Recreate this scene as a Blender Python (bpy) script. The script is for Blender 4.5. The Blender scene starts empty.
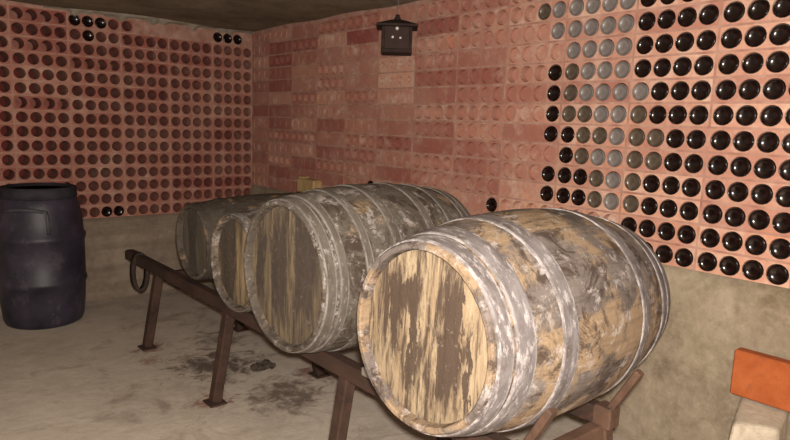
import bpy, math, random
from mathutils import Matrix, Vector
random.seed(7)
C = bpy.context.scene.collection
PI = math.pi

# ------------------------------------------------------------------ helpers
class MB:
    """collects vertices / faces and links them as ONE mesh object"""
    def __init__(s): s.v = []; s.f = []; s.m = []; s.t = []
    def face(s, idx, m=0, t=0.5): s.f.append(tuple(idx)); s.m.append(m); s.t.append(t)
    def quad(s, pts, m=0, t=0.5):
        n = len(s.v); s.v += [tuple(p) for p in pts]; s.face(range(n, n + len(pts)), m, t)
    def box(s, c, d, m=0, rot=None, taper=1.0, bev=0.0):
        """box of size d at c; rot = Matrix 3x3; taper scales the top face"""
        hx, hy, hz = d[0] / 2, d[1] / 2, d[2] / 2
        n = len(s.v); c = Vector(c)
        if bev <= 0:
            for z, k in ((-hz, 1), (hz, taper)):
                for x, y in ((-hx, -hy), (hx, -hy), (hx, hy), (-hx, hy)):
                    p = Vector((x * k, y * k, z)); s.v.append(tuple(c + (rot @ p if rot else p)))
            for q in ((3, 2, 1, 0), (4, 5, 6, 7), (0, 1, 5, 4), (1, 2, 6, 5), (2, 3, 7, 6), (3, 0, 4, 7)):
                s.face([n + i for i in q], m)
            return
        b = bev
        rings = [(-hz, b), (-hz + b, 0), (hz - b, 0), (hz, b)]
        for z, ins in rings:
            for x, y in ((-hx + b, -hy), (hx - b, -hy), (hx, -hy + b), (hx, hy - b), (hx - b, hy), (-hx + b, hy), (-hx, hy - b), (-hx, -hy + b)):
                sx = (hx - ins) / hx; sy = (hy - ins) / hy
                p = Vector((x * sx, y * sy, z)); s.v.append(tuple(c + (rot @ p if rot else p)))
        for k in range(3):
            for i in range(8):
                j = (i + 1) % 8; s.face((n + k * 8 + i, n + k * 8 + j, n + k * 8 + 8 + j, n + k * 8 + 8 + i), m)
        s.face([n + i for i in range(7, -1, -1)], m); s.face([n + 24 + i for i in range(8)], m)
    def beam(s, a, b, w, h, m=0, bev=0.006):
        a, b = Vector(a), Vector(b); z = (b - a).normalized()
        x = Vector((0, 1, 0)).cross(z)
        if x.length < 0.2: x = Vector((1, 0, 0)).cross(z) if abs(z.x) < .9 else Vector((0, 0, 1)).cross(z)
        x.normalize(); y = z.cross(x)
        R = Matrix((x, y, z)).transposed()
        s.box((a + b) / 2, (w, h, (b - a).length), m, R, 1.0, bev)
    def tube(s, pts, r, n=8, m=0):
        pts = [Vector(p) for p in pts]; rings = []
        for i, p in enumerate(pts):
            d = (pts[min(i + 1, len(pts) - 1)] - pts[max(i - 1, 0)]).normalized()
            x = d.orthogonal() if abs(d.z) > .9 else d.cross(Vector((0, 0, 1)))
            x.normalize(); y = d.cross(x); k = len(s.v)
            rr = r[i] if isinstance(r, (list, tuple)) else r
            for j in range(n):
                a = 2 * PI * j / n; s.v.append(tuple(p + (x * math.cos(a) + y * math.sin(a)) * rr))
            rings.append(k)
        for a, b in zip(rings, rings[1:]):
            for j in range(n):
                q = (j + 1) % n; s.face((a + j, a + q, b + q, b + j), m)
        s.face([rings[0] + j for j in range(n - 1, -1, -1)], m); s.face([rings[-1] + j for j in range(n)], m)
    def lathe(s, prof, n, axis='z', c=(0, 0, 0), m=0, closed=False, wob=None):
        """prof = [(along, radius[, slot])]"""
        rings = []
        for pr in prof:
            a0, r = pr[0], pr[1]; k = len(s.v)
            if r < 1e-6: 
                s.v.append((c[0] + a0, c[1], c[2]) if axis == 'x' else (c[0], c[1], c[2] + a0)); rings.append((k, 1)); continue
            for j in range(n):
                a = 2 * PI * j / n; rr = r * (1 + (wob(j, a0) if wob else 0))
                y, z = rr * math.cos(a), rr * math.sin(a)
                s.v.append((c[0] + a0, c[1] + y, c[2] + z) if axis == 'x' else (c[0] + y, c[1] + z, c[2] + a0))
            rings.append((k, n))
        pairs = list(zip(range(len(rings) - 1), range(1, len(rings))))
        if closed: pairs.append((len(rings) - 1, 0))
        for ia, ib in pairs:
            (a, na), (b, nb) = rings[ia], rings[ib]
            mm = prof[ia][2] if len(prof[ia]) > 2 else m
            for j in range(n):
                q = (j + 1) % n
                if na == 1 and nb == 1: continue
                if na == 1: s.face((a, b + q, b + j), mm)
                elif nb == 1: s.face((a + j, a + q, b), mm)
                else: s.face((a + j, a + q, b + q, b + j), mm)
    def build(s, name, mats, parent=None, smooth=False, tone=False):
        me = bpy.data.meshes.new(name); me.from_pydata(s.v, [], s.f)
        for mt in (mats if isinstance(mats, (list, tuple)) else [mats]): me.materials.append(mt)
        me.polygons.foreach_set('material_index', s.m)
        if smooth: me.polygons.foreach_set('use_smooth', [True] * len(s.f))
        if tone:
            at = me.attributes.new('tone', 'FLOAT', 'FACE'); at.data.foreach_set('value', s.t)
        me.update()
        o = bpy.data.objects.new(name, me); C.objects.link(o)
        if parent: o.parent = parent
        return o

def fix_normals(o):
    import bmesh
    bm = bmesh.new(); bm.from_mesh(o.data); bmesh.ops.recalc_face_normals(bm, faces=bm.faces); bm.to_mesh(o.data); bm.free()
    return o

def sharp(o, deg=40):
    o.data.polygons.foreach_set('use_smooth', [True] * len(o.data.polygons))
    o.data.set_sharp_from_angle(angle=math.radians(deg))
    return o

def tag(o, label=None, cat=None, group=None, kind=None):
    if label: o['label'] = label
    if cat: o['category'] = cat
    if group: o['group'] = group
    if kind: o['kind'] = kind
    return o

def empty(name, loc=(0, 0, 0), rot=(0, 0, 0)):
    o = bpy.data.objects.new(name, None); C.objects.link(o); o.location = loc; o.rotation_euler = rot
    o.empty_display_size = .1
    return o

# ------------------------------------------------------------------ materials
class NG:
    def __init__(s, name, rough=.85, metallic=0, spec=.3):
        s.mat = bpy.data.materials.new(name); s.mat.use_nodes = True; s.nt = s.mat.node_tree; s.n = s.nt.nodes
        s.b = s.n['Principled BSDF']; s.b.inputs['Roughness'].default_value = rough
        s.b.inputs['Metallic'].default_value = metallic; s.b.inputs['Specular IOR Level'].default_value = spec
        s.tc = s.n.new('ShaderNodeTexCoord'); s.obj = s.tc.outputs['Object']
    def link(s, a, b): s.nt.links.new(a, b)
    def setin(s, sock, v):
        if hasattr(v, 'is_linked') or isinstance(v, bpy.types.NodeSocket): s.link(v, sock)
        else: sock.default_value = v
    def math(s, op, a, b=0.0, clamp=False):
        n = s.n.new('ShaderNodeMath'); n.operation = op; n.use_clamp = clamp; s.setin(n.inputs[0], a); s.setin(n.inputs[1], b); return n.outputs[0]
    def map(s, scale, loc=(0, 0, 0), rot=(0, 0, 0), vec=None):
        n = s.n.new('ShaderNodeMapping'); s.link(vec or s.obj, n.inputs[0]); n.inputs['Scale'].default_value = scale
        n.inputs['Location'].default_value = loc; n.inputs['Rotation'].default_value = rot; return n.outputs[0]
    def noise(s, scale, detail=4, rough=.6, vec=None, dist=0):
        n = s.n.new('ShaderNodeTexNoise'); s.link(vec or s.obj, n.inputs['Vector']); n.inputs['Scale'].default_value = scale
        n.inputs['Detail'].default_value = detail; n.inputs['Roughness'].default_value = rough; n.inputs['Distortion'].default_value = dist
        return n.outputs['Fac']
    def ramp(s, fac, a, b, lo=0.0, hi=1.0):
        n = s.n.new('ShaderNodeMapRange'); s.link(fac, n.inputs[0]); n.inputs[1].default_value = a; n.inputs[2].default_value = b
        n.inputs[3].default_value = lo; n.inputs[4].default_value = hi; return n.outputs[0]
    def mix(s, f, a, b):
        n = s.n.new('ShaderNodeMix'); n.data_type = 'RGBA'; s.setin(n.inputs[0], f)
        for k, v in ((6, a), (7, b)):
            if isinstance(v, (tuple, list)): n.inputs[k].default_value = (*v, 1)
            else: s.link(v, n.inputs[k])
        return n.outputs[2]
    def sep(s, vec=None):
        n = s.n.new('ShaderNodeSeparateXYZ'); s.link(vec or s.obj, n.inputs[0]); return n.outputs
    def attr(s, name):
        n = s.n.new('ShaderNodeAttribute'); n.attribute_name = name; return n.outputs['Fac']
    def white(s, v):
        n = s.n.new('ShaderNodeTexWhiteNoise'); n.noise_dimensions = '1D'; s.link(v, n.inputs['W']); return n.outputs['Value']
    def color(s, c): s.setin(s.b.inputs['Base Color'], (*c, 1) if isinstance(c, (tuple, list)) else c)
    def bump(s, h, strength=.4, dist=.01):
        n = s.n.new('ShaderNodeBump'); s.link(h, n.inputs['Height']); n.inputs['Strength'].default_value = strength
        n.inputs['Distance'].default_value = dist; s.link(n.outputs[0], s.b.inputs['Normal'])

def mat_clay():
    g = NG('hollow_clay_brick', .9, spec=.2)
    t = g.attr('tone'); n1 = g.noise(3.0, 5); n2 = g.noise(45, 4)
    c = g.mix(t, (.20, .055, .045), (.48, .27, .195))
    c = g.mix(g.ramp(n1, .46, .72, 0, .6), c, g.mix(t, (.30, .16, .13), (.56, .40, .30)))
    c = g.mix(g.math('MULTIPLY', g.ramp(g.noise(6, 5, .7, dist=.5), .55, .7, 0, .6), t), c, (.55, .21, .085))
    c = g.mix(g.ramp(n2, .35, .75, 0, .45), c, (.30, .09, .06))
    c = g.mix(g.math('MULTIPLY', g.ramp(g.noise(9, 6, .7), .52, .72, 0, .8), g.math('ADD', t, .25, True)), c, (.54, .42, .34))
    g.color(c); g.bump(g.noise(70, 4), .35, .004); return g.mat

def mat_mortar():
    g = NG('brick_joint_mortar', .95, spec=.15)
    c = g.mix(g.ramp(g.noise(12, 5), .3, .7), (.24, .105, .078), (.40, .25, .195))
    g.color(c); g.bump(g.noise(60, 5), .5, .006); return g.mat

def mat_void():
    g = NG('shade_dark_cavity', 1, spec=.05); g.color(g.mix(g.noise(20), (.085, .018, .015), (.16, .04, .033))); return g.mat  # backs of deep holes: cavity shade put into the colour

def mat_concrete(name, a, b, stain, sc=1.0, band=False):
    g = NG(name, .95, spec=.15)
    c = g.mix(g.ramp(g.noise(2.2 * sc, 6, .65), .32, .68), a, b)
    c = g.mix(g.ramp(g.noise(5.5 * sc, 6, .7, dist=.6), .5, .72, 0, .65), c, stain)
    c = g.mix(g.ramp(g.noise(26, 5, .7), .45, .75, 0, .4), c, tuple(x * 1.35 for x in b))
    if band:
        bv = g.map((.35, .35, 9)); c = g.mix(g.ramp(g.noise(1.0, 3, vec=bv), .45, .62, 0, .45), c, tuple(x * .6 for x in a))
    g.color(c); g.bump(g.noise(24, 6, .7), .55, .012); return g.mat

def mat_floor():
    g = NG('dusty_concrete_floor', .95, spec=.15)
    c = g.mix(g.ramp(g.noise(1.3, 6, .65), .3, .7), (.34, .285, .235), (.50, .43, .36))
    c = g.mix(g.ramp(g.noise(9, 6, .7), .42, .72, 0, .55), c, (.56, .49, .41))
    c = g.mix(g.ramp(g.noise(3.2, 6, .72, dist=.8), .55, .75, 0, .75), c, (.15, .105, .08))
    # dark spill stains below the rack and reddish ones round its feet
    for (x, y, r, col, k) in ((-1.12, -1.75, .42, (.085, .06, .045), .9), (-1.02, -2.35, .35, (.10, .065, .05), .8), (-.95, -1.35, .3, (.12, .09, .07), .7),
                              (-1.36, -2.2, .16, (.16, .05, .04), .8), (-1.36, -1.27, .16, (.17, .06, .045), .8), (-.75, -2.2, .15, (.16, .05, .04), .7),
                              (-1.42, -1.5, .12, (.20, .08, .06), .6), (-1.35, -3.24, .16, (.16, .05, .04), .8)):
        n = g.n.new('ShaderNodeVectorMath'); n.operation = 'DISTANCE'; g.link(g.obj, n.inputs[0]); n.inputs[1].default_value = (x, y, 0)
        d = g.math('DIVIDE', n.outputs['Value'], r)
        m = g.math('SUBTRACT', g.noise(11, 6, .75, dist=.5), g.math('MULTIPLY', d, .33))
        c = g.mix(g.ramp(m, .27, .45, 0, k), c, col)
    g.color(c); g.bump(g.noise(16, 7, .7), .5, .012); return g.mat

def mat_stave(name, cols, tan, white, seed, n=28):
    """weathered oak staves: cols = base a, base b; tan = amount of bared pale wood; white = amount of pale mould"""
    g = NG(name, .85, spec=.1)
    o = g.map((1, 1, 1), (seed * 3.7, seed * 1.3, seed * 2.1))
    x, y, z = g.sep()
    ang = g.math('ARCTAN2', z, y); sid = g.math('FLOOR', g.math('MULTIPLY', ang, n / (2 * PI)))
    sw = g.white(g.math('ADD', sid, seed * 17.0))
    grain = g.noise(1, 5, .65, vec=g.map((5, 60, 60), (seed, 0, 0)))
    c = g.mix(g.ramp(g.noise(5, 6, .7, vec=o), .35, .65), cols[0], cols[1])
    c = g.mix(g.math('MULTIPLY', sw, .45), c, tuple(v * .55 for v in cols[0]))
    tm = g.math('ADD', g.noise(3.3, 6, .68, vec=g.map((1.5, 1.5, 1.5), (seed * 5, 0, seed)), dist=.5), g.math('MULTIPLY', sw, .12))
    c = g.mix(g.ramp(tm, .66 - tan * .3, .74 - tan * .3, 0, .85), c, g.mix(g.noise(7, 5, .7), (.17, .112, .067), (.30, .215, .138)))
    dk = g.noise(7.5, 8, .8, vec=g.map((1.1, 1, 1), (0, seed * 4, seed * 7)), dist=.9)
    c = g.mix(g.ramp(dk, .50, .58, 0, .85), c, (.042, .028, .022))
    c = g.mix(g.ramp(grain, .5, .78, 0, .5), c, tuple(v * .45 for v in cols[0]))
    wm = g.noise(14, 7, .78, vec=o, dist=.4)
    c = g.mix(g.ramp(wm, .64 - white * .2, .74 - white * .2, 0, .75), c, (.34, .305, .29))
    g.color(c); g.bump(g.math('ADD', grain, g.math('MULTIPLY', g.noise(30, 6, .7), .8)), .55, .008)
    return g.mat

def mat_head(name, base, dark, streaks, seed, pale=(.62, .46, .25), amt=.5):
    """barrel head: planks standing upright, dark wine streaks running down them. streaks = (y, half width, z centre, half height)"""
    g = NG(name, .85, spec=.1)
    x, y, z = g.sep()
    wob = g.math('MULTIPLY', g.math('SUBTRACT', g.noise(1, 5, .7, vec=g.map((1, 26, 7), (0, seed * 3, 0))), .5), .15)
    c = g.mix(g.ramp(g.noise(1, 5, .6, vec=g.map((1, 22, 3), (0, seed, seed))), .35, .68), base, pale)
    st = g.noise(1, 7, .72, vec=g.map((1, 30, 3.2), (0, seed * 2.3, seed * 1.7)), dist=.3)
    fac = g.ramp(st, .61 - amt * .2, .71 - amt * .2, 0, .9)
    for (sy, hw, sz, hh) in streaks:
        dy = g.math('DIVIDE', g.math('ABSOLUTE', g.math('ADD', g.math('SUBTRACT', y, sy), wob)), hw)
        dz = g.math('DIVIDE', g.math('ABSOLUTE', g.math('SUBTRACT', z, g.math('ADD', sz, g.math('MULTIPLY', wob, 2.0)))), hh)
        dd = g.math('MAXIMUM', dy, dz)
        k = g.ramp(g.math('ADD', dd, g.math('MULTIPLY', g.math('SUBTRACT', st, .5), 1.8)), 1.2, .8, 0, .92)
        fac = g.math('MAXIMUM', fac, k)
    c = g.mix(fac, c, g.mix(g.noise(25, 5), dark, tuple(v * 1.9 for v in dark)))
    pl = g.math('FRACT', g.math('MULTIPLY', y, 11.0)); pl = g.math('ABSOLUTE', g.math('SUBTRACT', pl, .5))
    c = g.mix(g.ramp(pl, .48, .497, 0, .55), c, (.06, .045, .035))
    c = g.mix(g.ramp(g.noise(38, 6, .75), .6, .72, 0, .55), c, (.32, .265, .22))
    g.color(c); g.bump(g.math('ADD', st, g.noise(40, 5)), .5, .006)
    return g.mat

def mat_hoop(name, a, b, white, seed):
    g = NG(name, .75, spec=.15)
    o = g.map((3, 1, 1), (seed, seed * 2, 0))
    c = g.mix(g.ramp(g.noise(7, 6, .7, vec=o), .35, .65), a, b)
    c = g.mix(g.ramp(g.noise(20, 6, .75, vec=o), .62 - white * .2, .74 - white * .2, 0, .75), c, (.34, .31, .31))
    c = g.mix(g.ramp(g.noise(9, 8, .8, vec=g.map((1, 1, 1), (0, seed, 5)), dist=.5), .52, .66, 0, .75), c, (.062, .044, .036))
    g.color(c); g.bump(g.noise(45, 5, .7), .45, .004); return g.mat

def mat_simple(name, a, b, sc=8, rough=.85, stretch=(1, 1, 1), spec=.25, metallic=0, bump=.3, stain=None):
    g = NG(name, rough, metallic, spec); c = g.mix(g.ramp(g.noise(sc, 6, .68, vec=g.map(stretch)), .35, .68), a, b)
    if stain: c = g.mix(g.ramp(g.noise(sc * 2.3, 6, .7), .55, .7, 0, .7), c, stain)
    g.color(c)
    if bump: g.bump(g.noise(sc * 5, 5, .7, vec=g.map(stretch)), bump, .006)
    return g.mat

def mat_glass(name, a, b, rough):
    g = NG(name, rough, 0, .4)
    g.color(g.mix(g.ramp(g.noise(30, 5), .4, .7), a, b)); return g.mat

CLAY, MORT, VOID = mat_clay(), mat_mortar(), mat_void()

# ------------------------------------------------------------------ the room
H = 2.165                                    # ceiling height
fl = MB(); fl.box((-2.0, -3.3, -.1), (5.2, 7.8, .2)); tag(fl.build('floor', mat_floor()), 'dust-covered stained concrete cellar floor', 'floor', kind='structure')
ce = MB()
nx, ny = 60, 80
for i in range(nx + 1):
    for j in range(ny + 1):
        x = -4.6 + 5.2 * i / nx; y = -7.2 + 7.8 * j / ny
        ce.v.append((x, y, H + .012 * math.sin(x * 5 + math.sin(y * 3)) * math.sin(y * 4.3 + 1)))
for i in range(nx):
    for j in range(ny):
        a = i * (ny + 1) + j; ce.face((a, a + 1, a + ny + 2, a + ny + 1))
k = len(ce.v); ce.v += [(-4.6, -7.2, H + .2), (.6, -7.2, H + .2), (.6, .6, H + .2), (-4.6, .6, H + .2)]; ce.face((k, k + 1, k + 2, k + 3))
tag(ce.build('ceiling', mat_concrete('rough_brown_ceiling', (.13, .10, .068), (.23, .185, .13), (.085, .065, .047), 1.4), smooth=True), 'low rough brown concrete ceiling', 'ceiling', kind='structure')

HX, GAP, RP = .08846, .00971, .1
BP = 4 * HX + GAP
RH = .0412                                    # hole radius
NS = 16
def cell(mb, P, u, v, w, h, r, depth, tone, deep, m=0):
    """one square of a hollow brick with its round hole; P(u,v,d) -> world, d = depth into the wall"""
    if r <= 0:
        mb.quad([P(u - w / 2, v - h / 2, 0), P(u + w / 2, v - h / 2, 0), P(u + w / 2, v + h / 2, 0), P(u - w / 2, v + h / 2, 0)], m, tone); return
    n = len(mb.v)
    for k in range(NS):
        a = 2 * PI * (k + .5) / NS; ca, sa = math.cos(a), math.sin(a); q = 1 / max(abs(ca), abs(sa))
        mb.v.append(P(u + ca * q * w / 2, v + sa * q * h / 2, 0))
    # put the exact corners in so that neighbouring squares meet
    for (k, sx, sy) in ((1.5, 1, 1), (5.5, -1, 1), (9.5, -1, -1), (13.5, 1, -1)):
        i = int(k); mb.v[n + i] = P(u + sx * w / 2, v + sy * h / 2, 0)
    for d in (0, depth):
        for k in range(NS):
            a = 2 * PI * (k + .5) / NS; mb.v.append(P(u + math.cos(a) * r, v + math.sin(a) * r, d))
    for k in range(NS):
        j = (k + 1) % NS
        mb.face((n + k, n + j, n + NS + j, n + NS + k), m, tone)
        mb.face((n + NS + k, n + NS + j, n + 2 * NS + j, n + 2 * NS + k), m, tone)
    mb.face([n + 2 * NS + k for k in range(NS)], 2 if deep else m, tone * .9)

def small_cell(mb, P, u, v, w, h, r, depth, tone): cell(mb, P, u, v, w, h, r, depth, tone, True)

bottles_right, bottles_left = {}, {}
start = {-1: (-3, 2), 0: (-3, 3), 1: (-2, 0), 2: (-3, 3), 3: (-3, 3), 4: (-3, 3), 5: (-3, 3), 6: (-2, 0), 7: (-3, 3), 8: (-3, 3), 9: (-1, 0), 10: (-1, 1)}
last = {-1: (-1, 2), 0: (0, 2), 1: (0, 2), 2: (0, 2), 3: (0, 3), 4: (0, 3), 5: (0, 3), 6: (0, 3), 7: (0, 3), 8: (0, 3), 9: (0, 3), 10: (0, 3)}
for r in start:
    b, c = start[r]
    while (b, c) <= last[r]:
        bottles_right[(r, b, c)] = 1
        c += 1
        if c == 4: b, c = b + 1, 0
LONE = [(9, -4, 3), (9, -7, 3)]
for q in LONE: bottles_right[q] = 1
for q in ((0, 3, 0), (0, 3, 1), (0, 3, 2), (1, 3, 1), (0, 0, 0), (0, 0, 1), (0, 0, 2), (14, 3, 2), (14, 3, 3)): bottles_left[q] = 1

yR = lambda b, c: -3.9837 - b * BP - c * HX
zR = lambda r: 1.9 - RP * r
xL = lambda b, c: -.045 - b * BP - (3 - c) * HX
zL = lambda r: 2.0867 - RP * r

# right wall -------------------------------------------------------
rnd = random.Random(3)
PR = lambda u, v, d: (d, u, v)
w = MB(); BH = .0905
for r in range(-2, 11):
    z = zR(r)
    for b in range(-11, 4):
        c0 = 1 if b == -11 else 0
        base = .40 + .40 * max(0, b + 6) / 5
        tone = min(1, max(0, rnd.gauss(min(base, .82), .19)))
        kind = rnd.random()
        small = b == -6 and r in (1, 2)
        if small: tone = .95
        for c in range(c0, 4):
            u = yR(b, c)
            has = (r, b, c) in bottles_right
            if small: small_cell(w, PR, u, z, HX, BH, .019, .06, tone); continue
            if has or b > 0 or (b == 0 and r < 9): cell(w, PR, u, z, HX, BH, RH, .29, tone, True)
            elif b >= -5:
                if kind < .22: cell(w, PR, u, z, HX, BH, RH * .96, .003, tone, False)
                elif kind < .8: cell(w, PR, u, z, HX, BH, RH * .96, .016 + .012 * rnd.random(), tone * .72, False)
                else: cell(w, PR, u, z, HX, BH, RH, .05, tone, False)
            else:
                if kind < .35: cell(w, PR, u, z, HX, BH, 0, 0, tone, False)
                elif kind < .8: cell(w, PR, u, z, HX, BH, RH * .9, .007, tone, False)
                else: cell(w, PR, u, z, HX, BH, RH * .93, .03, tone * .8, False)
        if b > -11:
            g0 = yR(b, 0) + HX / 2
            w.quad([PR(g0, z - BH / 2, 0), PR(g0 + GAP, z - BH / 2, 0), PR(g0 + GAP, z + BH / 2, 0), PR(g0, z + BH / 2, 0)], 1)
    yend = yR(3, 3) - HX / 2
    zt = z + BH / 2
    w.quad([PR(yend, zt, 0), PR(0, zt, 0), PR(0, zt + RP - BH, 0), PR(yend, zt + RP - BH, 0)], 1)
    w.quad([PR(yR(-11, 1) + HX / 2, z - BH / 2, 0), PR(0.0, z - BH / 2, 0), PR(0.0, zt, 0), PR(yR(-11, 1) + HX / 2, zt, 0)], 1)
zb = zR(10) - BH / 2
w.quad([PR(yend, zR(-2) + BH / 2 + .0095, 0), PR(0, zR(-2) + BH / 2 + .0095, 0), PR(0, H + .02, 0), PR(yend, H + .02, 0)], 1)
w.box((.33, (yend + .35) / 2, (zb + H + .02) / 2), (.06, .35 - yend, H + .02 - zb), 2)
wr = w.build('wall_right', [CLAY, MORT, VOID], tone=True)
tag(wr, 'red hollow brick bottle rack wall on the right, above a concrete base', 'wall', kind='structure')
PLM = mat_concrete('stained_concrete_base', (.135, .10, .065), (.30, .245, .18), (.10, .076, .045), 1.3)
def rough_slab(name, P, u0, u1, v0, v1, mat, parent, amp=.008, nu=90, nv=16, depth=.36):
    mb = MB()
    for i in range(nu + 1):
        for j in range(nv + 1):
            u = u0 + (u1 - u0) * i / nu; v = v0 + (v1 - v0) * j / nv
            k = amp * math.sin(u * 9 + 2 * math.sin(v * 7)) * math.sin(v * 11 + u * 3)
            mb.v.append(P(u, v, -amp + k if 0 < j < nv else k * .3))
    for i in range(nu):
        for j in range(nv):
            a = i * (nv + 1) + j; mb.face((a, a + nv + 1, a + nv + 2, a + 1))
    n = len(mb.v); mb.v += [P(u0, v0, depth), P(u1, v0, depth), P(u1, v1, depth), P(u0, v1, depth)]; mb.face((n, n + 1, n + 2, n + 3))
    t0, t1 = nv, nu * (nv + 1) + nv
    mb.face([i * (nv + 1) + nv for i in range(nu + 1)] + [n + 2, n + 3])
    return mb.build(name, mat, parent, smooth=True)
rough_slab('concrete_base', PR, yend, 0.0, 0.0, zb, PLM, wr)

# left wall ----------------------------------------------------------
rnd = random.Random(11)
PL = lambda u, v, d: (u, d, v)
w = MB()
for r in range(0, 15):
    z = zL(r)
    for b in range(0, 10):
        tone = min(1, max(0, rnd.gauss(.36, .1))); kind = rnd.random()
        cement = r == 0 and b in (0, 1)
        for c in range(4):
            u = xL(b, c)
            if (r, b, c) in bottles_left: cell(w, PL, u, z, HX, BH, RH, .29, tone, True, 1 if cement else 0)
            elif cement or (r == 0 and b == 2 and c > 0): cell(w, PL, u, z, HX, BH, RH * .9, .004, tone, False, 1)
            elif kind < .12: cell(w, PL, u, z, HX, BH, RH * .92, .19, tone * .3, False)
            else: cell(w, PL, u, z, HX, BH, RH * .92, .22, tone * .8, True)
        g0 = xL(b, 0) - HX / 2 - GAP
        w.quad([PL(g0, z - BH / 2, 0), PL(g0 + GAP, z - BH / 2, 0), PL(g0 + GAP, z + BH / 2, 0), PL(g0, z + BH / 2, 0)], 1)
    xend = xL(9, 0) - HX / 2 - GAP
    zt = z + BH / 2
    w.quad([PL(xend, zt, 0), PL(0, zt, 0), PL(0, zt + RP - BH, 0), PL(xend, zt + RP - BH, 0)], 1)
zbl = zL(14) - BH / 2
w.quad([PL(xend, zL(0) + BH / 2 + .0095, 0), PL(0, zL(0) + BH / 2 + .0095, 0), PL(0, H + .02, 0), PL(xend, H + .02, 0)], 1)
w.box((xend / 2, .33, (zbl + H + .02) / 2), (-xend, .06, H + .02 - zbl), 2)
wl = w.build('wall_left', [CLAY, MORT, VOID], tone=True)
tag(wl, 'dim red hollow brick bottle rack wall on the left, above a concrete base', 'wall', kind='structure')
rough_slab('concrete_base', PL, xend, 0.0, 0.0, zbl, mat_concrete('board_marked_concrete_base', (.17, .125, .095), (.27, .215, .165), (.13, .10, .08), 1.1, True), wl)
# lumpy cement smeared where the rack meets the ceiling, in the corner
sm = MB(); n = 70
def lump(i, top): 
    x = -1.55 + 1.55 * i / n
    return .055 * math.sin(i * .31) * math.sin(i * .13 + 1) + .02 * math.sin(i * 1.1)
for i in range(n + 1):
    x = -1.6 + 1.6 * i / n; lo = min(H - .02, zL(0) + .052 + .018 * math.sin(i * .5) + .012 * math.sin(i * 1.3))
    for (d, z) in ((0, lo), (-.012, lo + .012), (-.02, (lo + H) / 2), (-.035, H - .005), (-.04, H + .015)):
        sm.v.append((x, d + .004 * math.sin(i * .9 + z * 30), z))
for i in range(n):
    for j in range(4): a = i * 5 + j; sm.face((a, a + 5, a + 6, a + 1))
sm.build('cement_smear', mat_concrete('grey_cement_smear', (.17, .14, .11), (.28, .24, .19), (.11, .09, .07), 3), wl, smooth=True)

# ------------------------------------------------------------------ bottles
def bottle_mesh(name, mat):
    mb = MB()
    # deep punt, rounded standing ring, body, shoulder, neck
    prof = [(.0135 * math.sqrt(max(0, 1 - u * u)) + .002, .0335 * u) for u in (0, .12, .25, .38, .5, .6, .7, .78, .85, .9, .94, .97, .99)] + [(.0005, .0342), (-.001, .0355), (0, .0368), (.003, .0379), (.008, .0385), (.19, .0385), (.205, .036), (.22, .026), (.232, .016), (.245, .0142), (.282, .0142), (.284, .0155), (.29, .0155), (.291, 0)]
    mb.lathe(prof, 28, 'x')
    me = mb.build(name, mat, smooth=True); fix_normals(me); return me
BM = {'dark': mat_glass('dark_bottle_glass', (.004, .002, .0015), (.016, .006, .005), .18),
      'greyed': mat_glass('flare_tinted_glass', (.12, .10, .093), (.185, .158, .148), .36),  # grey haze of the lens flare put into the glass colour
      'flare_faint': mat_glass('faint_flare_glass', (.055, .038, .026), (.10, .078, .058), .28)}  # fainter flare haze, also put into the glass colour
protos = {}
for kk in BM:
    protos[kk] = bottle_mesh('wine_bottle', BM[kk]).data
for o in list(C.objects):
    if o.name.startswith('wine_bottle'): bpy.data.objects.remove(o)
ORD = ['zeroth', 'first', 'second', 'third', 'fourth', 'fifth', 'sixth', 'seventh', 'eighth', 'ninth', 'tenth', 'eleventh', 'twelfth', 'thirteenth', 'fourteenth', 'fifteenth']
ROW = {10: 'lowest rack row', 9: 'second rack row up', 8: 'third rack row up', 7: 'fourth rack row up', 6: 'fifth rack row up', 5: 'sixth rack row up', 4: 'seventh rack row up',
       3: 'eighth rack row up', 2: 'ninth rack row up', 1: 'tenth rack row up', 0: 'eleventh rack row up', -1: 'topmost rack row'}
LOOK = {'dark': 'dark', 'greyed': 'flare-tinted grey', 'flare_faint': 'flare-dulled brownish'}
def look(r, b, c):  # bottles along the flare band get the haze-coloured glass
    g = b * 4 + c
    if r == -1: return 'flare_faint' if g == -10 else ('greyed' if g <= -5 else 'dark')
    if r == 0: return 'greyed' if g <= -5 else 'dark'
    if r == 1: return 'greyed' if g <= -5 else 'dark'
    if r == 2: return 'dark' if g == -9 else 'flare_faint' if g == -8 else 'greyed' if g <= -5 else 'dark'
    if r == 3: return 'dark' if g == -9 else 'flare_faint' if g == -8 else 'greyed' if g <= -4 else 'dark'
    if r == 4: return 'dark' if g <= -9 else 'flare_faint' if g in (-8, -7, -4) else 'greyed' if g <= -5 else 'dark'
    if r == 5: return 'dark' if g <= -8 else 'greyed' if g in (-5,) else 'flare_faint' if g <= -3 else 'dark'
    if r == 6: return 'dark' if g <= -8 else 'flare_faint' if g in (-7, -4, -3) else 'greyed' if g <= -5 else 'dark'
    if r in (7, 8): return 'dark' if g <= -7 else 'greyed' if g == -5 else 'flare_faint' if g in (-6, -4) else 'dark'
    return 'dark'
rnd = random.Random(5)
rows = {}
for (r, b, c) in bottles_right: rows.setdefault(r, []).append((b, c))
for r in rows:
    for i, (b, c) in enumerate(sorted([q for q in rows[r] if (r, *q) not in LONE], reverse=True)):
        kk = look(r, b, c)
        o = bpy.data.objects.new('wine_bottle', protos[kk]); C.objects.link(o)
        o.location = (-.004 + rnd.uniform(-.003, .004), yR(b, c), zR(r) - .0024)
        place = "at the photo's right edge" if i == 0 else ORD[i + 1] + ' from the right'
        tag(o, f'{LOOK[kk]} wine bottle base in the right-hand {ROW[r]}, {place}', 'bottle', 'wine bottles in the right-hand brick rack')
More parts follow.
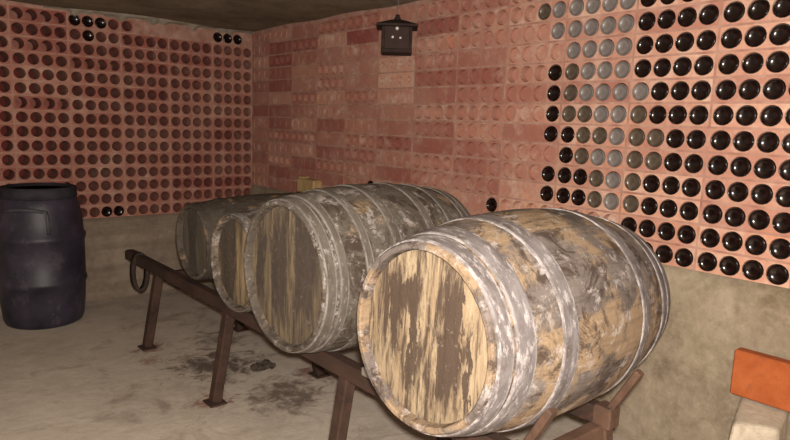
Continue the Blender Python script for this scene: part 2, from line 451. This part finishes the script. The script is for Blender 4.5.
for q, lab in zip(LONE, ('lone dark bottle base just above the dip between the two large barrels', 'lone dark bottle base peeping over the top of the large grey barrel')):
    o = bpy.data.objects.new('wine_bottle', protos['dark']); C.objects.link(o); o.location = (-.002, yR(q[1], q[2]), zR(q[0]) - .0024)
    tag(o, lab, 'bottle', 'wine bottles in the right-hand brick rack')
LL = {(0, 3, 0): 'dark bottle base, left one of the top three at upper left', (0, 3, 1): 'dark bottle base, middle one of the top three at upper left',
      (0, 3, 2): 'dark bottle base, right one of the top three at upper left', (1, 3, 1): 'dark bottle base alone below the top three at upper left',
      (0, 0, 0): 'dark bottle base, left one of three near the far ceiling corner', (0, 0, 1): 'dark bottle base, middle one of three near the far ceiling corner',
      (0, 0, 2): 'dark bottle base, right one of three near the far ceiling corner',
      (14, 3, 2): 'dark bottle base, left of two in the left rack bottom row beside drum', (14, 3, 3): 'dark bottle base, right of two in the left rack bottom row beside drum'}
for q, lab in LL.items():
    o = bpy.data.objects.new('wine_bottle', protos['dark']); C.objects.link(o); o.rotation_euler = (0, 0, PI / 2)
    o.location = (xL(q[1], q[2]), -.003, zL(q[0]) - .0024)
    tag(o, lab, 'bottle', 'wine bottles in the left-hand brick rack')

# ------------------------------------------------------------------ barrels
def barrel(label, c, yaw, tilt, L, rh, rb, hoops, stm, hdm, hpm, edm, n=28, group=None, nc=112):
    root = empty('wine_barrel', (c[0], c[1], c[2]), (0, -tilt, yaw))
    tag(root, label, 'barrel', group)
    R = lambda s: rh + (rb - rh) * (1 - (2 * s - 1) ** 2)
    per = nc // n
    wob = lambda j, a: -.0035 if j % per == 0 else 0.0
    ch = .032
    prof = [((-.5) * L + ch + .01, R(0) - .021), (-.5 * L + .004, R(0) - .018), (-.5 * L, R(0) - .014), (-.5 * L, R(0) - .004), (-.5 * L + .004, R(0))]
    prof += [((i / 26 - .5) * L, R(i / 26)) for i in range(1, 26)]
    prof += [(.5 * L - .004, R(1)), (.5 * L, R(1) - .004), (.5 * L, R(1) - .014), (.5 * L - .004, R(1) - .018), (.5 * L - ch - .01, R(1) - .021)]
    mb = MB(); mb.lathe(prof, nc, 'x', wob=wob); sharp(mb.build('staves', stm, root), 35)
    for sgn in (-1, 1):
        mb = MB(); x0 = sgn * (.5 * L - ch)
        pr = [(x0 + sgn * .002, 0), (x0 + sgn * .0015, R(0) * .5), (x0, R(0) - .0215), (x0 - sgn * .022, R(0) - .0215), (x0 - sgn * .022, 0)]
        if sgn > 0: pr = pr[::-1]
        mb.lathe(pr, 64, 'x'); o = fix_normals(mb.build('barrel_head', hdm, root))
    for (s0, s1) in hoops:
        mb = MB(); t = .0042; pr = []
        k = 6; x = lambda s: (s - .5) * L
        e = min(.22 * (s1 - s0), .006 / L)
        pr = [(x(s0), R(s0) - .004, 1), (x(s0), R(s0) + t * .75, 1), (x(s0 + e), R(s0 + e) + t, 0)]
        for i in range(1, k): 
            s = s0 + e + (s1 - s0 - 2 * e) * i / k; pr.append((x(s), R(s) + t, 0))
        pr += [(x(s1 - e), R(s1 - e) + t, 1), (x(s1), R(s1) + t * .75, 1), (x(s1), R(s1) - .004, 0)]
        mb.lathe(pr, 96, 'x'); sharp(mb.build('hoop', [hpm, edm], root), 50)
    return root
EDGE = mat_hoop('limescaled_hoop_edge', (.085, .072, .07), (.21, .19, .19), .75, 9)
EDGED = mat_hoop('scaled_hoop_edge', (.085, .073, .064), (.21, .19, .175), .25, 4)
b1 = barrel('large front barrel with tan and dark brown streaked head', (-1.069, -3.886, .842), .0457, -.0228, .964, .2575, .328,
       [(.015, .062), (.072, .135), (.235, .295), (.66, .72), (.86, .92), (.935, .985)],
       mat_stave('pale_mottled_staves', ((.075, .060, .053), (.165, .138, .126)), .46, .5, 1.0),
       mat_head('tan_streaked_head', (.19, .135, .086), (.030, .020, .016),
                [(-.085, .038, .02, .19), (.125, .035, .05, .11), (.045, .013, -.02, .15), (-.16, .012, -.05, .11), (.07, .05, .1, .05), (-.12, .012, .04, .15)], 1.0, (.32, .25, .165), .66),
       mat_hoop('grey_lilac_hoop', (.075, .062, .06), (.155, .138, .14), .5, 1), EDGE)
b2 = barrel('large grey-brown barrel with dark head, behind the front barrel', (-1.065, -3.05, .841), .020, .0047, .83, .286, .3326,
       [(.012, .06), (.075, .115), (.205, .245), (.37, .42), (.60, .645), (.765, .805), (.90, .94), (.95, .988)],
       mat_stave('grey_weathered_staves', ((.075, .062, .050), (.125, .106, .088)), .12, .5, 2.0),
       mat_head('dark_brown_head', (.085, .064, .047), (.038, .029, .025), [(.05, .05, .02, .2), (-.12, .07, .05, .2), (.2, .03, 0, .15)], 2.0, (.19, .145, .09), .5),
       mat_hoop('grey_brown_hoop', (.065, .054, .045), (.115, .098, .083), .3, 2), EDGED)
b3 = barrel('small barrel with one tan stripe down its head, behind the grey barrel', (-1.06, -2.42, .757), .02, 0, .62, .225, .25,
       [(.015, .07), (.20, .26), (.74, .80), (.93, .985)],
       mat_stave('dark_small_staves', ((.09, .072, .058), (.14, .115, .092)), .3, .6, 3.0, 22),
       mat_head('dark_head_with_tan_stripe', (.08, .06, .043), (.036, .028, .023), [(.10, .09, .0, .3), (-.155, .03, 0, .3)], 3.0, (.33, .24, .135), .1),
       mat_hoop('mouldy_hoop', (.08, .067, .055), (.17, .148, .13), .5, 3), EDGED, 22, nc=88)
b4 = barrel('small dark barrel farthest back on the rack, near the corner', (-.88, -1.79, .755), .02, .018, .85, .205, .237,
       [(.012, .06), (.19, .235), (.765, .81), (.94, .988)],
       mat_stave('dim_brown_staves', ((.065, .052, .040), (.11, .09, .07)), .08, .15, 4.0, 22),
       mat_head('dim_dark_head', (.075, .06, .046), (.035, .029, .024), [(.05, .05, 0, .2)], 4.0, (.11, .09, .068), .2),
       mat_hoop('dark_brown_hoop', (.04, .032, .026), (.07, .057, .047), .02, 4), mat_hoop('dark_hoop_edge', (.04, .033, .027), (.07, .058, .048), .02, 6), 22, nc=88)

# wooden block lying on the farthest barrel
mb = MB(); mb.box((0, 0, .045), (.07, .17, .085), 0, None, .94, .008); mb.box((0, .055, .094), (.05, .05, .014), 0, None, .9, .004)
o = mb.build('wood_block', mat_simple('yellowish_wood', (.17, .105, .045), (.29, .19, .085), 9, .8, (1, 3, 1)))
o.location = (-.56, -1.815, .986); o.rotation_euler = (0, 0, .1)
tag(o, 'small yellowish wooden block lying on top of the farthest barrel', 'block')

# ------------------------------------------------------------------ the rack under the barrels
rack = empty('barrel_rack', (-1.05, -2.4, 0)); tag(rack, 'long rusty brown two-rail rack carrying all four barrels', 'rack')
off = Vector((1.05, 2.4, 0))
def rp(name, mat, fn, parent=None, o0=None):
    mb = MB(); fn(mb); mb.v = [tuple(Vector(p) + off) for p in mb.v]; return mb.build(name, mat, parent or rack)
RUST = mat_simple('rusty_brown_beam', (.026, .014, .010), (.058, .031, .022), 7, .85, (1, .5, 1), stain=(.085, .03, .022))
RUSTL = mat_simple('rubbed_rust_steel', (.05, .027, .018), (.105, .058, .038), 10, .8, stain=(.09, .04, .026))
xf, xr = -1.285, -.83
for x in (xf, xr):
    rp('rail', RUST, lambda m: m.beam((x, -.70, .487), (x, -4.09, .487), .065, .065, 0, .010))
for y in (-1.25, -2.225, -3.24, -4.05):
    for x, s in ((xf, -1), (xr, 1)):
        lg = rp('leg', RUST if y > -4 else RUSTL, lambda m: m.beam((x, y, .462), (x + s * .085, y - .01, .008), .050, .058, 0, .006))
        rp('foot_plate', RUST, lambda m: m.box((x + s * .085, y - .01, .006), (.09, .10, .010), 0, None, .95, .003), lg)
    rp('cross_bar', RUST if y > -4 else RUSTL, lambda m: m.beam((xf + .02, y, .44), (xr - .02, y, .44), .05, .05, 0, .006))
for x in (xf, xr):
    rp('stop_arm', RUSTL, lambda m: m.beam((x, -4.07, .50), (x, -4.168, .675), .034, .024, 0, .004))
    rp('gusset_plate', RUSTL, lambda m: m.box((x, -4.065, .49), (.066, .066, .075), 0, None, .8, .006))

# strap hanging from the far end of the front rail
mb = MB(); pts = []
for i in range(25):
    t = i / 24; a = t * 2 * PI
    pts.append((0, .046 * math.sin(a), .125 * math.cos(a)))
n0 = len(mb.v)
for i in range(24):
    p = Vector(pts[i]); q = Vector(pts[(i + 1)]); d = (q - p).normalized(); nrm = Vector((0, d.z, -d.y)) * .010
    for sx in (-.03, .03):
        mb.v.append((sx, *(p + nrm)[1:])); mb.v.append((sx, *(p - nrm)[1:]))
for i in range(24):
    a = i * 4; b = ((i + 1) % 24) * 4
    for (k, l) in ((0, 1), (1, 3), (3, 2), (2, 0)): mb.face((a + k, a + l, b + l, b + k))
o = fix_normals(mb.build('hanging_strap', mat_simple('dark_worn_leather', (.022, .014, .011), (.045, .028, .022), 12), smooth=True)); o.location = (xf, -.90, .400); o.rotation_euler = (0, 0, PI / 2)
tag(o, 'dark looped strap hanging from the far end of the rack rail', 'strap')

# wedge between the two big barrels
mb = MB(); v = [(-.045, -.06, 0), (.045, -.06, 0), (.045, .06, 0), (-.045, .06, 0), (-.045, -.06, .03), (.045, -.06, .03), (.045, .045, .075), (-.045, .045, .075)]
mb.v = v
for q in ((3, 2, 1, 0), (4, 5, 6, 7), (0, 1, 5, 4), (1, 2, 6, 5), (2, 3, 7, 6), (3, 0, 4, 7)): mb.face(q)
o = mb.build('wooden_wedge', mat_simple('damp_grey_wood', (.10, .085, .07), (.22, .19, .165), 9)); o.location = (xf, -3.44, .520); o.rotation_euler = (0, 0, PI)
bv = o.modifiers.new('bevel', 'BEVEL'); bv.width = .005; bv.segments = 2
tag(o, 'grey wooden wedge on the front rail between the two large barrels', 'wedge')

# ------------------------------------------------------------------ plastic drum
dr = empty('plastic_drum', (-1.745, -.325, 0)); tag(dr, 'dark blue-black plastic drum with a black top against the left wall', 'drum')
g = NG('scuffed_blue_black_plastic', .5, spec=.4)
c = g.mix(g.ramp(g.noise(4, 5), .35, .7), (.010, .010, .017), (.040, .030, .048))
c = g.mix(g.ramp(g.noise(7, 6, .75, vec=g.map((1, 1, .5))), .55, .75, 0, .75), c, (.10, .078, .10))
c = g.mix(g.ramp(g.noise(30, 6, .7), .6, .75, 0, .5), c, (.14, .13, .14)); g.color(c); g.bump(g.noise(25, 5), .15, .004)
DP = g.mat
prof = [(.0, 0), (.0, .215), (.012, .236), (.04, .247), (.14, .258), (.27, .264), (.283, .274), (.303, .274), (.316, .266), (.45, .267), (.56, .266), (.573, .275), (.597, .275), (.61, .264),
        (.72, .256), (.79, .243), (.835, .228), (.85, .215), (.85, 0)]
mb = MB(); mb.lathe(prof, 72, 'z'); mb.v = [(a, b, c_ * 1.025) for a, b, c_ in mb.v]; sharp(fix_normals(mb.build('drum_body', DP, dr)), 50)
mb = MB(); mb.lathe([(.862, 0), (.862, .226), (.868, .231), (.925, .227), (.934, .222), (.936, .212), (.922, .206), (.915, .19), (.915, 0)], 72, 'z')
LID = mat_simple('matt_black_plastic', (.006, .004, .004), (.014, .010, .010), 9, .6); sharp(fix_normals(mb.build('lid', LID, dr)), 40)
pts = []
for i in range(13):
    t = i / 12; a = math.radians(205 + 62 * t); rr = .244 + .020 * math.sin(PI * t); pts.append((rr * math.cos(a), rr * math.sin(a), .785 + .02 * math.sin(PI * t)))
pts.append((.262 * math.cos(math.radians(268)), .262 * math.sin(math.radians(268)), .74)); pts.append((.268 * math.cos(math.radians(269)), .268 * math.sin(math.radians(269)), .64))
mb.tube(pts, .012, 10); mb.build('moulded_handle', mat_simple('worn_grey_plastic', (.035, .033, .042), (.075, .07, .082), 8, .6), dr, smooth=True)

# ------------------------------------------------------------------ lantern hanging before the right wall
DK = mat_simple('dark_iron', (.014, .008, .006), (.035, .018, .013), 14, .75, spec=.2)
la = empty('hanging_lantern', (-.2, -2.174, 1.83), (0, 0, math.radians(-40.4))); tag(la, 'small dark lantern with pitched roof hanging before the right wall', 'lantern')
mb = MB(); mb.box((0, 0, .012), (.178, .15, .024), 0, None, .97, .003); mb.build('base', DK, la)
for sx in (-1, 1):
    for sy in (-1, 1):
        mb = MB(); mb.box((sx * .079, sy * .065, .085), (.018, .018, .126), 0, None, 1, .003); mb.build('post', DK, la)
g = NG('sooty_brown_glass', .6, spec=.15); g.color(g.mix(g.noise(18, 5), (.016, .006, .005), (.04, .016, .012)))
for (c, d) in (((0, -.062, .085), (.142, .004, .124)), ((0, .062, .085), (.142, .004, .124)), ((-.076, 0, .085), (.004, .114, .124)), ((.076, 0, .085), (.004, .114, .124))):
    mb = MB(); mb.box(c, d); mb.build('pane', g.mat, la)
mb = MB()
q = [(-.119, -.10, .148), (.119, -.10, .148), (.119, .10, .148), (-.119, .10, .148)]
mb.v = q + [(a, b, c + .012) for a, b, c in q] + [(-.03, -.025, .192), (.03, -.025, .192), (.03, .025, .192), (-.03, .025, .192)]
mb.face((3, 2, 1, 0)); mb.face((8, 9, 10, 11))
for b0 in (0, 4):
    for i in range(4): j = (i + 1) % 4; mb.face((b0 + i, b0 + j, b0 + 4 + j, b0 + 4 + i))
mb.build('roof', DK, la)
mb = MB(); mb.lathe([(.190, .0), (.190, .018), (.203, .02), (.212, .012), (.222, .012), (.226, 0)], 16, 'z'); mb.build('finial', DK, la, smooth=True)
ST = mat_simple('pale_glint_colour', (.55, .52, .48), (.75, .72, .68), 20, .35, spec=.6)  # pale raised dots standing in for glints on the lantern front
for (x, z, r) in ((0, .137, .010), (-.024, .088, .0075), (.02, .085, .0065)):
    mb = MB(); mb.lathe([(0, r), (r * .5, r * .85), (r * .9, r * .45), (r, 0)], 14, 'z')
    mb.v = [(x + a, -.064 - c_, z + b) for a, b, c_ in mb.v]; mb.build('glint_dot', ST, la, smooth=True)
mb = MB(); mb.tube([(0, 0, .224), (.001, 0, .28), (0, 0, H - 1.83 + .01)], .002, 6); mb.build('hanging_wire', mat_simple('grey_wire', (.10, .09, .08), (.2, .18, .16), 20), la)

# ------------------------------------------------------------------ stone block and orange brick by the right wall
mb = MB()
v = [(-.31, -4.245, 0), (-.235, -4.41, 0), (-.015, -4.36, 0), (-.012, -4.17, 0)]
N = 8
def lerp(a, b, t): return tuple(a[i] + (b[i] - a[i]) * t for i in range(3))
bot = [(-.325, -4.235, 0), (-.235, -4.42, 0), (-.012, -4.37, 0), (-.010, -4.155, 0)]
top = [(-.275, -4.252, .375), (-.205, -4.385, .382), (-.012, -4.352, .402), (-.012, -4.178, .402)]
mb.v = bot + top
for q in ((3, 2, 1, 0), (4, 5, 6, 7), (0, 1, 5, 4), (1, 2, 6, 5), (2, 3, 7, 6), (3, 0, 4, 7)): mb.face(q)
o = fix_normals(mb.build('stone_block', mat_simple('pale_rough_stone', (.30, .25, .19), (.50, .43, .34), 6, .95, stain=(.20, .16, .11), bump=.6)))
bv = o.modifiers.new('bevel', 'BEVEL'); bv.width = .018; bv.segments = 3
tag(o, 'pale rough stone block on the floor under the orange brick', 'block')
mb = MB(); mb.box((0, 0, .0945), (.055, .33, .183), 0, None, .995, .005)
o = mb.build('orange_brick', mat_simple('orange_brick_clay', (.27, .062, .016), (.37, .10, .03), 8, .9, bump=.45, stain=(.22, .065, .025)))
o.location = (-.047, -4.32, .4025)
tag(o, 'bright orange brick standing on the stone block against the right wall', 'brick')

# ------------------------------------------------------------------ dirt clump on the floor
mb = MB(); rnd = random.Random(4)
for k in range(9):
    cx, cy = rnd.uniform(-.055, .055), rnd.uniform(-.04, .04); r = rnd.uniform(.016, .032); n0 = len(mb.v)
    prof = [(0, r * .8), (r * .45, r), (r * .9, r * .7), (r * 1.2, 0)]
    sd = rnd.random() * 9
    mb.lathe(prof, 9, 'z', (cx, cy, 0), wob=lambda j, a: .3 * math.sin(j * 2.3 + sd + a * 60))
o = mb.build('dirt_clump', mat_simple('dark_dry_dirt', (.03, .022, .016), (.08, .06, .045), 30)); o.location = (-.95, -1.95, .0005)
tag(o, 'dark crumbly dirt clump on the floor under the rack', 'dirt')

# ------------------------------------------------------------------ camera and light
cam = bpy.data.cameras.new('camera'); co = bpy.data.objects.new('camera', cam); C.objects.link(co)
Rr = Vector((0.76472145, -0.64349211, 0.03345152)); U = Vector((0.06955322, 0.13404471, 0.98853142)); F = Vector((0.64059617, 0.75362452, -0.14726381))
M = Matrix((Rr, U, -F)).transposed().to_4x4(); M.translation = Vector((-2.67089, -5.11866, 1.41715)); co.matrix_world = M
cam.sensor_width = 36; cam.lens = 36 * 637.04 / 790; cam.clip_start = .02
bpy.context.scene.camera = co
# the photographer's flash, just beside the lens
L = bpy.data.lights.new('camera_flash', 'POINT'); L.energy = 510; L.shadow_soft_size = .022; L.color = (1, .92, .82)
lo = bpy.data.objects.new('camera_flash', L); C.objects.link(lo); lo.location = Vector((-2.67089, -5.11866, 1.41715)) + Rr * .02 + U * .055 - F * .02
W = bpy.data.worlds.new('world'); bpy.context.scene.world = W; W.use_nodes = True
W.node_tree.nodes['Background'].inputs[0].default_value = (1, .85, .7, 1); W.node_tree.nodes['Background'].inputs[1].default_value = .32
vs = bpy.context.scene.view_settings; vs.view_transform = 'Standard'; vs.look = 'None'; vs.gamma = 1; vs.exposure = 0; vs.use_curve_mapping = False
